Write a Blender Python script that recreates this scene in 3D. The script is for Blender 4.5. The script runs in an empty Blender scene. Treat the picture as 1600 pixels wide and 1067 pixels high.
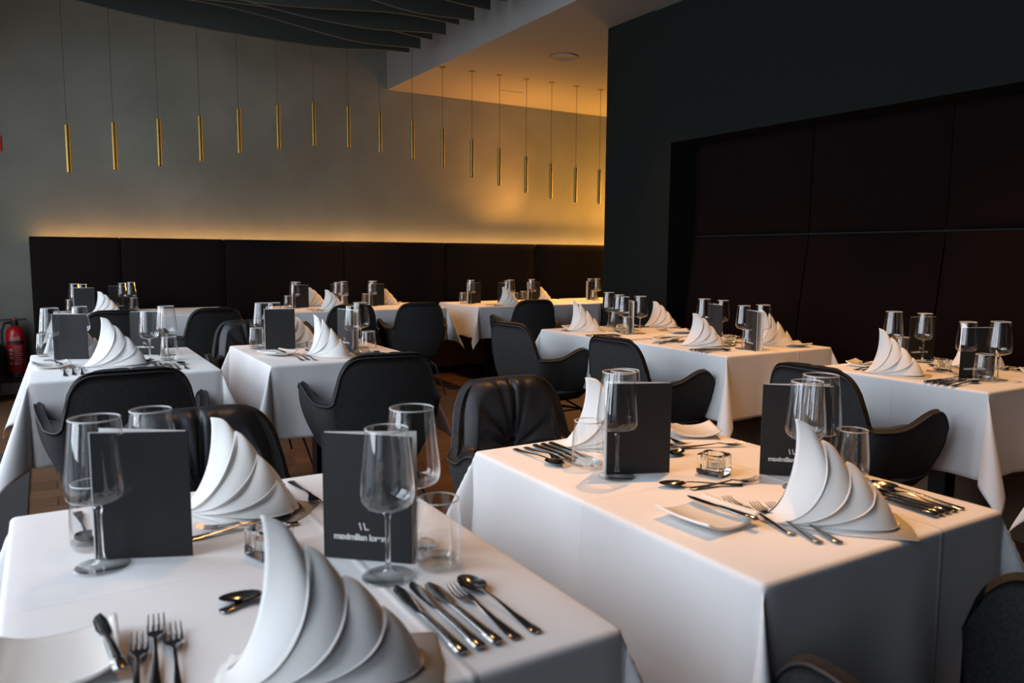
import bpy, math, random
from mathutils import Vector, Matrix
random.seed(7)
S = bpy.context.scene
COL = S.collection
PI = math.pi

# ------------------------------------------------------------------ camera
F_PX, YAW, PITCH, ROLL, EYE = 1204.37, 0.544083, 0.111626, 0.0069397, 1.245
def cam_axes():
    cy, sy, cp, sp = math.cos(YAW), math.sin(YAW), math.cos(PITCH), math.sin(PITCH)
    f = Vector((sy*cp, cy*cp, -sp)); r = Vector((cy, -sy, 0)); u = r.cross(f)
    cr, sr = math.cos(ROLL), math.sin(ROLL)
    return cr*r + sr*u, -sr*r + cr*u, f
RX, UX, FX = cam_axes()
cam_d = bpy.data.cameras.new('camera'); cam = bpy.data.objects.new('camera', cam_d); COL.objects.link(cam)
m = Matrix.Identity(4)
for i in range(3):
    m[i][0], m[i][1], m[i][2] = RX[i], UX[i], -FX[i]
m[0][3], m[1][3], m[2][3] = 0, 0, EYE
cam.matrix_world = m
cam_d.sensor_width = 36; cam_d.lens = F_PX/1600*36; cam_d.clip_start = 0.02; cam_d.clip_end = 60
cam_d.dof.use_dof = True; cam_d.dof.focus_distance = 3.1; cam_d.dof.aperture_fstop = 5.0
S.camera = cam
def screen_x(p):
    d = Vector(p) - Vector((0, 0, EYE))
    return d.dot(RX)/max(d.dot(FX), .05)

# ------------------------------------------------------------------ render look, world, lights
S.view_settings.view_transform = 'Standard'; S.view_settings.look = 'None'
S.view_settings.gamma = 1; S.view_settings.use_curve_mapping = False
S.view_settings.exposure = 0.22
S.cycles.use_denoising = True
S.cycles.transparent_max_bounces = 32; S.cycles.max_bounces = 8; S.cycles.diffuse_bounces = 4
S.cycles.glossy_bounces = 4; S.cycles.transmission_bounces = 8; S.cycles.sample_clamp_indirect = 4
S.cycles.caustics_reflective = False; S.cycles.caustics_refractive = False
W = bpy.data.worlds.new('overcast_sky'); S.world = W; W.use_nodes = True
W.node_tree.nodes['Background'].inputs[0].default_value = (.62, .76, 1, 1)
W.node_tree.nodes['Background'].inputs[1].default_value = .6

def area(name, loc, target, sx, sy, power, color, spread=PI):
    d = bpy.data.lights.new(name, 'AREA'); d.shape = 'RECTANGLE'; d.size = sx; d.size_y = sy
    d.energy = power; d.color = color; d.spread = spread
    o = bpy.data.objects.new(name, d); COL.objects.link(o); o.location = loc
    o.rotation_euler = (Vector(target)-Vector(loc)).to_track_quat('-Z', 'Y').to_euler(); return o
def spot(name, loc, target, power, color, size=70, blend=.8, rad=.04):
    d = bpy.data.lights.new(name, 'SPOT'); d.energy = power; d.color = color
    d.spot_size = math.radians(size); d.spot_blend = blend; d.shadow_soft_size = rad
    o = bpy.data.objects.new(name, d); COL.objects.link(o); o.location = loc
    o.rotation_euler = (Vector(target)-Vector(loc)).to_track_quat('-Z', 'Y').to_euler(); return o
DAY = (.82, .89, 1.0); WARM = (1, .46, .13)
WIN_Y = [-.25, 1.35, 2.95, 4.55, 6.15]                # window centres along the left wall, the first added as dim fill
for i, wy in enumerate(WIN_Y):
    area('window_daylight', (-1.62, wy, 2.0 if i < 4 else 1.45), (0, wy, 1.55 if i < 4 else 1.2), 1.3, 2.5 if i < 4 else 1.7, 11 if i == 0 else 68, DAY)  # the weak first light is fill added for the front right table
# warm ceiling spots over the tables by the alcove, the front right table and the back tables
WSPOTS = [((2.05, 1.75, 3.55), (1.65, 1.35, .75), 250, 46), ((3.15, 2.0, 2.98), (3.35, 1.85, .75), 150, 66), ((3.3, 3.35, 2.98), (3.3, 3.2, .75), 105, 62),
          ((3.4, 4.3, 2.98), (3.3, 4.0, .75), 85, 62), ((.85, 2.2, 3.55), (.7, 1.5, .75), 50, 50), ((1.9, 4.4, 3.2), (1.6, 4.2, .75), 110, 46),
          ((2.9, 7.25, 2.9), (2.6, 7.0, .75), 130, 62), ((4.6, 7.2, 2.98), (4.3, 6.9, .75), 150, 62), ((5.6, 7.2, 2.98), (5.3, 6.9, .75), 110, 62)]
for l, t, pw, sz in WSPOTS:
    spot('ceiling_spot_light', l, t, pw, WARM, sz)
# added uplights strengthen the strip's glow on the wall's right half and the soffit
area('cove_fill_light', (6.2, 7.70, 1.40), (6.2, 7.93, 3), 3.6, .03, 34, (1, .40, .06), math.radians(120)).rotation_euler = (PI, 0, 0)
spot('cove_fill_light', (5.2, 7.55, 1.50), (3.9, 7.75, 3.0), 90, (1, .36, .09), 95, 1, .08)  # spot added to brighten the soffit's left corner
spot('bar_lamp_light', (7.9, 7.72, 1.85), (5.9, 8, 1.6), 900, (1, .42, .05), 110, 1, .3)

# ------------------------------------------------------------------ materials
def mat(name, color, rough=.6, metal=0, bump=None, spec=None, mottle=None, sheen=0, coat=0, emit=None):
    M = bpy.data.materials.new(name); M.use_nodes = True; N = M.node_tree.nodes; L = M.node_tree.links
    b = N['Principled BSDF']; b.inputs['Base Color'].default_value = (*color, 1)
    b.inputs['Roughness'].default_value = rough; b.inputs['Metallic'].default_value = metal
    if spec is not None: b.inputs['Specular IOR Level'].default_value = spec
    if sheen: b.inputs['Sheen Weight'].default_value = sheen
    if coat: b.inputs['Coat Weight'].default_value = coat
    tc = N.new('ShaderNodeTexCoord')
    if mottle:
        sc, amt, other = mottle
        n = N.new('ShaderNodeTexNoise'); n.inputs['Scale'].default_value = sc; n.inputs['Detail'].default_value = 6
        n.inputs['Roughness'].default_value = .6
        L.new(tc.outputs['Object'], n.inputs['Vector'])
        r = N.new('ShaderNodeMapRange'); r.inputs[1].default_value = .35; r.inputs[2].default_value = .68; r.inputs[4].default_value = amt
        L.new(n.outputs[0], r.inputs[0])
        mx = N.new('ShaderNodeMix'); mx.data_type = 'RGBA'; mx.inputs[6].default_value = (*color, 1); mx.inputs[7].default_value = (*other, 1)
        L.new(r.outputs[0], mx.inputs[0]); L.new(mx.outputs[2], b.inputs['Base Color'])
    if bump:
        sc, st, dist = bump
        n = N.new('ShaderNodeTexNoise'); n.inputs['Scale'].default_value = sc; n.inputs['Detail'].default_value = 3
        L.new(tc.outputs['Object'], n.inputs['Vector'])
        bp = N.new('ShaderNodeBump'); bp.inputs['Strength'].default_value = st; bp.inputs['Distance'].default_value = dist
        L.new(n.outputs[0], bp.inputs['Height']); L.new(bp.outputs[0], b.inputs['Normal'])
    if emit:
        b.inputs['Emission Color'].default_value = (*emit[0], 1); b.inputs['Emission Strength'].default_value = emit[1]
    return M
def linen(name, color, cx=None, cy=None):
    """woven white cloth; cx, cy put ironed fold lines into the object's own x and y"""
    M = mat(name, color, .85, sheen=.15); N = M.node_tree.nodes; L = M.node_tree.links; b = N['Principled BSDF']
    tc = [n for n in N if n.type == 'TEX_COORD'][0]
    n1 = N.new('ShaderNodeTexNoise'); n1.inputs['Scale'].default_value = 7; n1.inputs['Detail'].default_value = 2
    n2 = N.new('ShaderNodeTexNoise'); n2.inputs['Scale'].default_value = 900
    for n in (n1, n2): L.new(tc.outputs['Object'], n.inputs['Vector'])
    a = N.new('ShaderNodeMath'); a.operation = 'MULTIPLY'; a.inputs[1].default_value = .0035; L.new(n1.outputs[0], a.inputs[0])
    c = N.new('ShaderNodeMath'); c.operation = 'MULTIPLY_ADD'; c.inputs[1].default_value = .00012
    L.new(n2.outputs[0], c.inputs[0]); L.new(a.outputs[0], c.inputs[2]); last = c
    sep = N.new('ShaderNodeSeparateXYZ'); L.new(tc.outputs['Object'], sep.inputs[0])
    for ax, pos in ((0, cx), (1, cy)):
        if pos is None: continue
        for q in pos:
            s = N.new('ShaderNodeMath'); s.operation = 'SUBTRACT'; s.inputs[1].default_value = q; L.new(sep.outputs[ax], s.inputs[0])
            ab = N.new('ShaderNodeMath'); ab.operation = 'ABSOLUTE'; L.new(s.outputs[0], ab.inputs[0])
            mr = N.new('ShaderNodeMapRange'); mr.interpolation_type = 'SMOOTHSTEP'
            mr.inputs[1].default_value = 0; mr.inputs[2].default_value = .010; mr.inputs[3].default_value = (.0022 if ax == 0 else .0010); mr.inputs[4].default_value = 0
            L.new(ab.outputs[0], mr.inputs[0])
            ad = N.new('ShaderNodeMath'); ad.operation = 'ADD'; L.new(last.outputs[0], ad.inputs[0]); L.new(mr.outputs[0], ad.inputs[1]); last = ad
    bp = N.new('ShaderNodeBump'); bp.inputs['Strength'].default_value = .7; bp.inputs['Distance'].default_value = 1
    L.new(last.outputs[0], bp.inputs['Height']); L.new(bp.outputs[0], b.inputs['Normal'])
    return M
def thin_glass(name):
    M = bpy.data.materials.new(name); M.use_nodes = True; N = M.node_tree.nodes; L = M.node_tree.links; N.clear()
    out = N.new('ShaderNodeOutputMaterial'); mix = N.new('ShaderNodeMixShader'); tr = N.new('ShaderNodeBsdfTransparent'); gl = N.new('ShaderNodeBsdfGlossy')
    gl.inputs['Roughness'].default_value = .02; gl.inputs['Color'].default_value = (1, 1, 1, 1)
    l5 = N.new('ShaderNodeLayerWeight'); l5.inputs[0].default_value = .5
    pw = N.new('ShaderNodeMath'); pw.operation = 'POWER'; pw.inputs[1].default_value = 3.0; L.new(l5.outputs['Facing'], pw.inputs[0])
    mu = N.new('ShaderNodeMath'); mu.operation = 'MULTIPLY_ADD'; mu.inputs[1].default_value = .95; mu.inputs[2].default_value = .085; mu.use_clamp = True
    L.new(pw.outputs[0], mu.inputs[0]); L.new(mu.outputs[0], mix.inputs[0])
    lw = N.new('ShaderNodeLayerWeight'); lw.inputs[0].default_value = .25
    rp = N.new('ShaderNodeValToRGB'); rp.color_ramp.elements[0].position = .1; rp.color_ramp.elements[0].color = (.985, .99, .985, 1)
    rp.color_ramp.elements[1].position = .95; rp.color_ramp.elements[1].color = (.90, .92, .92, 1)
    L.new(lw.outputs['Facing'], rp.inputs[0]); L.new(rp.outputs[0], tr.inputs[0])
    L.new(tr.outputs[0], mix.inputs[1]); L.new(gl.outputs[0], mix.inputs[2]); L.new(mix.outputs[0], out.inputs[0]); return M
def solid_glass(name, col=(.97, .99, .98)):
    M = mat(name, col, .0); b = M.node_tree.nodes['Principled BSDF']
    b.inputs['Transmission Weight'].default_value = 1; b.inputs['IOR'].default_value = 1.48; return M
def planks(name):
    M = mat(name, (.1, .05, .03), .42); N = M.node_tree.nodes; L = M.node_tree.links; b = N['Principled BSDF']
    tc = [n for n in N if n.type == 'TEX_COORD'][0]
    br = N.new('ShaderNodeTexBrick'); br.inputs['Scale'].default_value = 1; br.inputs['Brick Width'].default_value = 1.6
    br.inputs['Row Height'].default_value = .16; br.inputs['Mortar Size'].default_value = .0025; br.offset = .37
    br.inputs['Color1'].default_value = (.21, .105, .05, 1); br.inputs['Color2'].default_value = (.12, .058, .026, 1); br.inputs['Mortar'].default_value = (.02, .012, .008, 1)
    L.new(tc.outputs['Object'], br.inputs['Vector'])
    mp = N.new('ShaderNodeMapping'); mp.inputs['Scale'].default_value = (2, 30, 1); L.new(tc.outputs['Object'], mp.inputs[0])
    n = N.new('ShaderNodeTexNoise'); n.inputs['Scale'].default_value = 3; n.inputs['Detail'].default_value = 6; L.new(mp.outputs[0], n.inputs['Vector'])
    mx = N.new('ShaderNodeMix'); mx.data_type = 'RGBA'; mx.blend_type = 'MULTIPLY'; mx.inputs[0].default_value = .6
    L.new(br.outputs[0], mx.inputs[6]); L.new(n.outputs[0], mx.inputs[7]); L.new(mx.outputs[2], b.inputs['Base Color']); return M
M_cloth = linen('white_tablecloth_linen', (.77, .77, .775), [0.13], [0.0])
M_napkin = linen('white_napkin_linen', (.74, .735, .715))
M_thin = thin_glass('clear_thin_glass'); M_glass = solid_glass('clear_solid_glass')
M_rim = mat('painted_rim_glint', (.62, .64, .64), .12, spec=.9)  # pale opaque ring, the bright refraction at a glass edge put into its colour
M_steel = mat('polished_steel', (.30, .29, .28), .14, 1)
M_menu = mat('anthracite_card', (.017, .018, .019), .5, spec=.3, bump=(300, .15, .0005))
M_page = mat('white_paper', (.75, .75, .73), .8)
M_ink = mat('light_grey_print', (.62, .62, .60), .6)
M_china = mat('white_china', (.80, .79, .76), .18, coat=.3)
M_fabric = mat('charcoal_wool_fabric', (.019, .0197, .0203), .92, bump=(420, .5, .002), spec=.25, mottle=(160, .9, (.038, .039, .040)))
M_leather = mat('black_leather', (.020, .0225, .027), .40, bump=(90, .25, .002), spec=.4)
M_piping = mat('dark_piping', (.022, .022, .024), .6)
M_blackmetal = mat('black_powder_coated_metal', (.012, .012, .013), .45, .4)
M_brass = mat('brushed_brass', (.215, .155, .05), .45, 1, bump=(200, .1, .0005))
M_cord = mat('dark_cord', (.02, .018, .015), .7)
M_uph = mat('dark_aubergine_upholstery', (.0055, .0035, .0038), .9, spec=.15, bump=(500, .4, .001))
M_uph2 = mat('dark_maroon_upholstery', (.0052, .0026, .0026), .95, spec=.05, bump=(500, .4, .001))
M_seam = mat('black_void', (.003, .003, .003), .9)
M_wall = mat('grey_green_plaster', (.185, .200, .172), .6, bump=(5, .15, .01), mottle=(1.2, .9, (.13, .14, .115)))
M_dark = mat('dark_green_grey_paint', (.0046, .0062, .0057), .8, spec=.12)
M_ceil = mat('ceiling_paint', (.08, .08, .078), .85)
M_soffit = mat('soffit_paint', (.17, .165, .155), .8)
M_baffle = mat('grey_felt', (.031, .035, .031), .95, bump=(300, .4, .001))
M_floor = planks('oak_planks')
M_mat_ = mat('ribbed_dark_mat', (.03, .031, .033), .9)
M_wood = mat('oiled_wood_plinth', (.17, .105, .06), .5, mottle=(6, .7, (.12, .07, .04)))
M_white = mat('white_paint', (.62, .63, .64), .5)
M_red = mat('extinguisher_red', (.36, .006, .012), .3)
M_sign = mat('sign_red', (.45, .01, .01), .5)
M_lab = mat('extinguisher_print', (.30, .28, .27), .6)
M_black = mat('black_rubber', (.01, .01, .01), .5)
M_frame = mat('anodised_window_frame', (.06, .06, .065), .4, .5)
M_led = mat('light_strip', (1, .6, .3), .5, emit=((1, .47, .15), 23))
M_wax = mat('white_wax', (.85, .83, .78), .5)
M_alu = mat('aluminium_cup', (.7, .7, .7), .3, 1)

# ------------------------------------------------------------------ mesh helpers
class MB:
    def __init__(s): s.v = []; s.f = []
    def add(s, vs, fs):
        o = len(s.v); s.v += [tuple(v) for v in vs]; s.f += [tuple(i+o for i in f) for f in fs]; return s
    def box(s, x0, x1, y0, y1, z0, z1):
        vs = [(x, y, z) for z in (z0, z1) for y in (y0, y1) for x in (x0, x1)]
        return s.add(vs, [(0, 2, 3, 1), (4, 5, 7, 6), (0, 1, 5, 4), (2, 6, 7, 3), (0, 4, 6, 2), (1, 3, 7, 5)])
    def lathe(s, prof, n=32, c=(0, 0, 0)):
        vs = [(c[0]+r*math.cos(2*PI*i/n), c[1]+r*math.sin(2*PI*i/n), c[2]+z) for r, z in prof for i in range(n)]
        fs = [(j*n+i, j*n+(i+1) % n, (j+1)*n+(i+1) % n, (j+1)*n+i) for j in range(len(prof)-1) for i in range(n)]
        return s.add(vs, fs)
    def tube(s, pts, r, n=8, caps=True):
        pts = [Vector(p) for p in pts]; rs = r if isinstance(r, (list, tuple)) else [r]*len(pts); vs = []; up = None
        for i, p in enumerate(pts):
            t = (pts[min(i+1, len(pts)-1)]-pts[max(i-1, 0)]).normalized()
            if up is None:
                up = Vector((0, 0, 1)) if abs(t.z) < .9 else Vector((1, 0, 0))
            a = t.cross(up).normalized(); b = a.cross(t).normalized(); up = b
            vs += [p+rs[i]*(math.cos(2*PI*k/n)*a+math.sin(2*PI*k/n)*b) for k in range(n)]
        fs = [(j*n+i, j*n+(i+1) % n, (j+1)*n+(i+1) % n, (j+1)*n+i) for j in range(len(pts)-1) for i in range(n)]
        if caps: fs += [tuple(range(n-1, -1, -1)), tuple((len(pts)-1)*n+k for k in range(n))]
        return s.add(vs, fs)
    def loft(s, st, n=10):
        """stations (y, half width, z, half thickness, x offset) along +y"""
        vs = []
        for q in st:
            y, w, z, h = q[:4]; ox = q[4] if len(q) > 4 else 0
            vs += [(ox+w*math.cos(2*PI*k/n), y, z+h*math.sin(2*PI*k/n)) for k in range(n)]
        fs = [(j*n+i, (j+1)*n+i, (j+1)*n+(i+1) % n, j*n+(i+1) % n) for j in range(len(st)-1) for i in range(n)]
        fs += [tuple(range(n)), tuple((len(st)-1)*n+k for k in range(n-1, -1, -1))]
        return s.add(vs, fs)
    def grid(s, fn, nu, nv):
        vs = [fn(i/nu, j/nv) for j in range(nv+1) for i in range(nu+1)]
        fs = [(j*(nu+1)+i, j*(nu+1)+i+1, (j+1)*(nu+1)+i+1, (j+1)*(nu+1)+i) for j in range(nv) for i in range(nu)]
        return s.add(vs, fs)
    def mesh(s, name, m, smooth=True, auto=None):
        me = bpy.data.meshes.new(name); me.from_pydata(s.v, [], s.f); me.update()
        me.materials.append(m)
        if smooth: me.polygons.foreach_set('use_smooth', [True]*len(me.polygons))
        if auto is not None: me.set_sharp_from_angle(angle=math.radians(auto))
        return me
    def build(s, name, m, parent=None, smooth=True, auto=35, bevel=0):
        return link(name, s.mesh(name, m, smooth, auto), parent, bevel)
def link(name, me, parent=None, bevel=0):
    o = bpy.data.objects.new(name, me); COL.objects.link(o)
    if parent: o.parent = parent
    if bevel:
        b = o.modifiers.new('bevel', 'BEVEL'); b.width = bevel; b.segments = 3; b.limit_method = 'ANGLE'
    return o
def tag(o, label=None, cat=None, group=None, kind=None):
    if label: o['label'] = label
    if cat: o['category'] = cat
    if group: o['group'] = group
    if kind: o['kind'] = kind
    return o
def empty(name, loc, rz=0, label=None, cat=None, group=None):
    o = bpy.data.objects.new(name, None); o.empty_display_size = .05; COL.objects.link(o); o.location = loc; o.rotation_euler = (0, 0, rz)
    return tag(o, label, cat, group)
def copy_tree(o, parent=None):
    kids = list(o.children)
    c = o.copy(); COL.objects.link(c)
    if parent: c.parent = parent
    for k in kids: copy_tree(k, c)
    return c
USED = {}
def place(key, maker, loc, rz, label, cat, group=None):
    """first use builds the thing, later uses copy it and each of its parts"""
    if key not in USED:
        USED[key] = maker(); o = USED[key]
    else: o = copy_tree(USED[key])
    o.location = loc; o.rotation_euler = (0, 0, rz)
    o['label'] = label; o['category'] = cat
    if group: o['group'] = group
    elif 'group' in o: del o['group']
    return o
def lerp(a, b, t): return a+(b-a)*t
def sst(a, b, x):
    t = max(0, min(1, (x-a)/(b-a))); return t*t*(3-2*t)

# ------------------------------------------------------------------ the room
def struct(name, mb, m, bevel=0): return tag(mb.build(name, m, None, True, 30, bevel), kind='structure')
XL, XR, YN, YB, ZC, ZS, XS, XD, YE = -1.30, 8.6, -2.4, 8.0, 3.62, 3.0, 3.25, 3.85, 4.95
struct('floor', MB().box(XL-.2, XR+.2, YN-.2, YB+.2, -.12, 0), M_floor)
struct('ceiling', MB().box(XL-.2, XR+.2, YN-.2, YB+.2, ZC, ZC+.1), M_ceil)
struct('ceiling_soffit', MB().box(XS, XR, YN, YB, ZS, ZC), M_soffit)
struct('wall_back', MB().box(XL-.2, XR+.2, YB, YB+.2, 0, ZC), M_wall)
struct('wall_front', MB().box(XL-.2, XR+.2, YN-.2, YN, 0, ZC), M_dark)
struct('wall_right', MB().box(XR, XR+.2, YN, YB, 0, ZC), M_dark)
# left wall with four window openings plus the one added for fill
wl = MB(); wl.box(XL-.2, XL, YN, YB, 0, .30); wl.box(XL-.2, XL, YN, YB, 3.22, ZC)
edges = [YN]+[e for wy in WIN_Y for e in (wy-.70, wy+.70)]+[YB]
for a, b in zip(edges[::2], edges[1::2]): wl.box(XL-.2, XL, a, b, .30, 3.22)
wl.box(XL-.2, XL+.04, 5.3, YB, 2.42, ZC)  # lower header in the last bay, added to shade the back wall's top
struct('wall_left', wl, M_white)
for i, wy in enumerate(WIN_Y):
    f = MB(); z0, z1, q = .30, 3.22, .70
    f.box(XL-.12, XL-.06, wy-q, wy-q+.05, z0, z1); f.box(XL-.12, XL-.06, wy+q-.05, wy+q, z0, z1); f.box(XL-.115, XL-.065, wy-.025, wy+.025, z0, z1)
    f.box(XL-.12, XL-.06, wy-q, wy+q, z0, z0+.06); f.box(XL-.12, XL-.06, wy-q, wy+q, z1-.06, z1); f.box(XL-.12, XL-.06, wy-q, wy+q, 2.45, 2.5)
    w = struct('window_%d' % (i+1), f, M_frame)
    link('glass_pane', MB().box(XL-.093, XL-.087, wy-.65, wy+.65, .36, 3.16).mesh('glass_pane', M_thin, False), w)
# the dark block on the right with its niche
NZ, NYE, NX = 2.045, 4.205, 4.15
dk = MB()
dk.box(XD, 5.4, NYE, YE, 0, ZS); dk.box(XD, 5.4, YN, NYE, NZ, ZS); dk.box(NX+.02, 5.4, YN, NYE, 0, NZ)
struct('wall_alcove', dk, M_dark)
struct('trim_1', MB().box(XD-.012, XD, .2, 4.4, ZS-.012, ZS), M_baffle)

# upholstered panels in the niche
pn = empty('upholstered_wall', (4.0, 1.5, 0), 0, 'dark maroon padded panels lining the alcove behind the bench', 'wall panels')
ys = [4.19, 3.19, 2.33, 1.45, .55, -.4, -1.4, -2.38]
for a, b in zip(ys[1:], ys[:-1]):
    for z0, z1, lo in ((1.395, 2.05, 0), (.475, 1.385, 1)):
        def fn(u, v, a=a, b=b, z0=z0, z1=z1, lo=lo):
            y = lerp(a+.004, b-.004, u); z = lerp(z0, z1, v)
            puff = .026*(1-(2*u-1)**8)*(1-(2*v-1)**30)
            lean = (.12*(1-v) if lo else 0)
            return (4.085-lean-puff-4.0, y-1.5, z)
        MB().grid(fn, 24, 60).build('padded_panel', M_uph2, pn, True, None)
MB().box(.10, .16, -3.88, 2.70, .3, 2.05).build('backing_board', M_seam, pn)
def cushion(mb, x0, x1, y0, y1, z0, z1, r=.03):
    def fn(u, v):
        x = lerp(x0, x1, u); y = lerp(y0, y1, v)
        ex = min(x-x0, x1-x, y-y0, y1-y); k = min(1, max(0, ex/r)); return (x, y, z1-r*(1-math.sqrt(1-(1-k)**2)))
    us = [0, .01, .03, .06, .1, .3, .5, .7, .9, .94, .97, .99, 1]
    n = len(us); vs = [fn(a, b) for b in us for a in us]; vs0 = len(vs)
    fs = [(j*n+i, j*n+i+1, (j+1)*n+i+1, (j+1)*n+i) for j in range(n-1) for i in range(n-1)]
    mb.add(vs, fs); mb.box(x0, x1, y0, y1, z0, z1-r); return mb
bn = empty('alcove_bench', (3.75, 1.5, 0), 0, 'dark padded bench running along the alcove below its panels', 'bench')
for a, b in zip(ys[1:], ys[:-1]):
    cushion(MB(), -.20, .24, a-1.5+.004, b-1.5-.004, .36, .46).build('seat_cushion', M_uph2, bn)
MB().box(-.12, .24, -3.88, 2.69, 0, .36).build('plinth', M_wood, bn)

# banquette along the back wall
XB0, XB1 = -.10, 8.0
bq = empty('banquette', (0, 7.75, 0), 0, 'long black upholstered banquette along the back wall under the light strip', 'banquette')
xs = [XB0, .586, 1.468, 2.637, 3.801, 4.985, 6.1, 7.2, XB1]
for a, b in zip(xs[:-1], xs[1:]):
    def fn(u, v, a=a, b=b):
        x = lerp(a+.004, b-.004, u); t = v
        # front face rises, then rounds over the top edge
        if t < .8:
            z = lerp(.46, 1.35, t/.8); y = -.05-.018*(1-(2*u-1)**8)
        else:
            q = (t-.8)/.2; z = 1.35+.025*math.sin(min(1, q*2)*PI/2); y = -.05-.018*(1-(2*u-1)**8)*(1-q)+.13*max(0, q-.15)
        return (x, y, z)
    MB().grid(fn, 24, 20).build('back_panel', M_uph, bq, True, None)
    cushion(MB(), a+.004, b-.004, -.50, -.05, .36, .46).build('seat_cushion', M_uph, bq)
MB().box(XB0, XB1, -.035, .09, .0, 1.366).build('backrest_core', M_seam, bq)
MB().box(XB0+.005, XB1, -.42, -.04, .06, .36).build('wooden_plinth', M_wood, bq)
tag(MB().box(XB0+.06, XB1, 7.895, 7.915, 1.348, 1.356).build('light_strip', M_led), 'glowing warm strip light running behind the top of the black banquette', 'strip light')
MB().box(XB0, XB1, .06, .235, 1.27, 1.34).build('light_ledge', M_white, bq)

# baseboard
struct('baseboard_back', MB().box(XL, XB0-.01, 7.975, 8.0, 0, .10), M_white)

# ------------------------------------------------------------------ ceiling baffles, pendants, detector
bys = [6.66, 6.42, 6.18, 5.92, 5.68, 5.43, 5.18, 4.93, 4.68]
bord = ['farthest', 'second farthest', 'third farthest', 'fourth farthest', 'fifth farthest', 'sixth farthest', 'seventh farthest', 'eighth farthest', 'nearest']
for i, by in enumerate(bys):
    def zb(x, i=i):
        ph = [2.35, .15, -1.3, 1.2, 2.9, .3, -.9, 1.6, .4][i]
        env = sst(2.92, 2.2, x) if False else 1-.75*sst(2.2, 2.92, x)
        return 3.05-env*(.070*math.sin(1.45*x+ph-PI)+.012*math.sin(3.1*x+i))
    mb = MB(); n = 90; x0, x1 = -1.6, 2.92
    X = [lerp(x0, x1, k/n) for k in range(n+1)]
    vs = []
    for x in X: vs += [(x, by-.012, zb(x)), (x, by+.012, zb(x)), (x, by+.012, ZC-.02), (x, by-.012, ZC-.02)]
    fs = [(4*k+a, 4*k+4+a, 4*k+4+(a+1) % 4, 4*k+(a+1) % 4) for k in range(n) for a in range(4)]
    fs += [(0, 1, 2, 3), (4*n+3, 4*n+2, 4*n+1, 4*n)]
    mb.add(vs, fs)
    tag(mb.build('ceiling_baffle', M_baffle, None, True, 30), 'wavy grey felt ceiling baffle, %s from the camera of the row' % bord[i], 'acoustic baffle', 'wavy felt baffles hanging from the ceiling')

PEND = [(.197, 2.187, 1.835), (.508, 2.234, 1.873), (.825, 2.288, 1.922), (1.133, 2.342, 1.983), (1.435, 2.427, 2.066), (1.758, 2.492, 2.126), (2.063, 2.539, 2.177),
        (2.374, 2.544, 2.184), (2.672, 2.524, 2.161), (2.992, 2.486, 2.126), (3.303, 2.427, 2.063), (3.620, 2.358, 1.997), (3.927, 2.295, 1.933), (4.240, 2.243, 1.878),
        (4.546, 2.193, 1.833), (4.861, 2.167, 1.807), (5.175, 2.167, 1.806)]
ordw = ['first', 'second', 'third', 'fourth', 'fifth', 'sixth', 'seventh', 'eighth', 'ninth', 'tenth', 'eleventh', 'twelfth', 'thirteenth', 'fourteenth', 'fifteenth', 'sixteenth', 'seventeenth']
for i, (x, zt, zb_) in enumerate(PEND):
    low = x > XS; zc = ZS if low else ZC
    z = zb_; L = zt-zb_
    p = empty('pendant_light', (x, 6.76, z), 0, 'slim brass tube pendant, %s from the left in the row' % ordw[i], 'pendant lamp', 'brass tube pendants in a wavy row')
    MB().lathe([(.001, 0), (.014, 0), (.0175, .003), (.0175, L-.002), (.016, L), (.001, L)], 20).build('brass_tube', M_brass, p)
    MB().tube([(0, 0, L), (0, 0, zc-z)], .0022, 6).build('cord', M_cord, p)
    MB().lathe([(.001, zc-z-.006), (.03, zc-z-.006), (.03, zc-z)], 20).build('ceiling_cap', M_brass, p)
d = tag(MB().lathe([(.001, -.004), (.10, -.004), (.112, -.010), (.12, -.010), (.122, 0)], 40, (4.056, 5.83, ZS)).build('ceiling_speaker', M_soffit), 'round flush speaker disc on the orange lit ceiling', 'speaker')
tag(MB().box(4.26, 4.55, 7.33, 7.337, ZS-.004, ZS).build('ceiling_access_hatch', M_soffit), 'thin slot in the orange lit ceiling by the back wall', 'ceiling slot')

# ------------------------------------------------------------------ extinguisher, signs, cabinet, mat
ex = empty('fire_extinguisher', (-.245, 7.88, .17), 0, 'red fire extinguisher hanging low on the back wall left of the banquette', 'fire extinguisher')
cy_ = MB().lathe([(.001, 0), (.066, 0), (.072, .012), (.072, .36), (.066, .40), (.045, .43), (.025, .44), (.001, .44)], 32).build('cylinder', M_red, ex)
MB().lathe([(.001, 0), (.0745, 0), (.0745, .04), (.073, .045)], 32, (0, 0, -.002)).build('foot_ring', M_black, ex)
MB().lathe([(.022, .43), (.026, .44), (.026, .49), (.001, .49)], 20).box(-.10, .09, -.014, .014, .485, .50).box(-.09, .03, -.012, .012, .455, .467).build('valve_handle', M_black, ex, bevel=.003)
MB().tube([(-.03, 0, .47), (-.07, -.02, .47), (-.095, -.02, .40), (-.10, -.01, .2), (-.095, 0, .06), (-.085, 0, .03)], .010, 10).build('hose', M_black, ex)
MB().lathe([(.001, .49), (.018, .49), (.018, .505), (.001, .505)], 16).build('pressure_cap', M_sign, ex)
def wrap(mb, a0, a1, z0, z1, r=.0726):
    mb.grid(lambda u, v: (r*math.sin(lerp(a0, a1, u)), -r*math.cos(lerp(a0, a1, u)), lerp(z0, z1, v)), 8, 1)
lb = MB(); bd = MB()
wrap(bd, -1.0, 1.0, .285, .315)
for k in range(3): wrap(lb, -.6, .5, .320+.012*k, .325+.012*k)
for k in range(3): wrap(lb, -.75, -.35, .225-.035*k, .250-.035*k)
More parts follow.
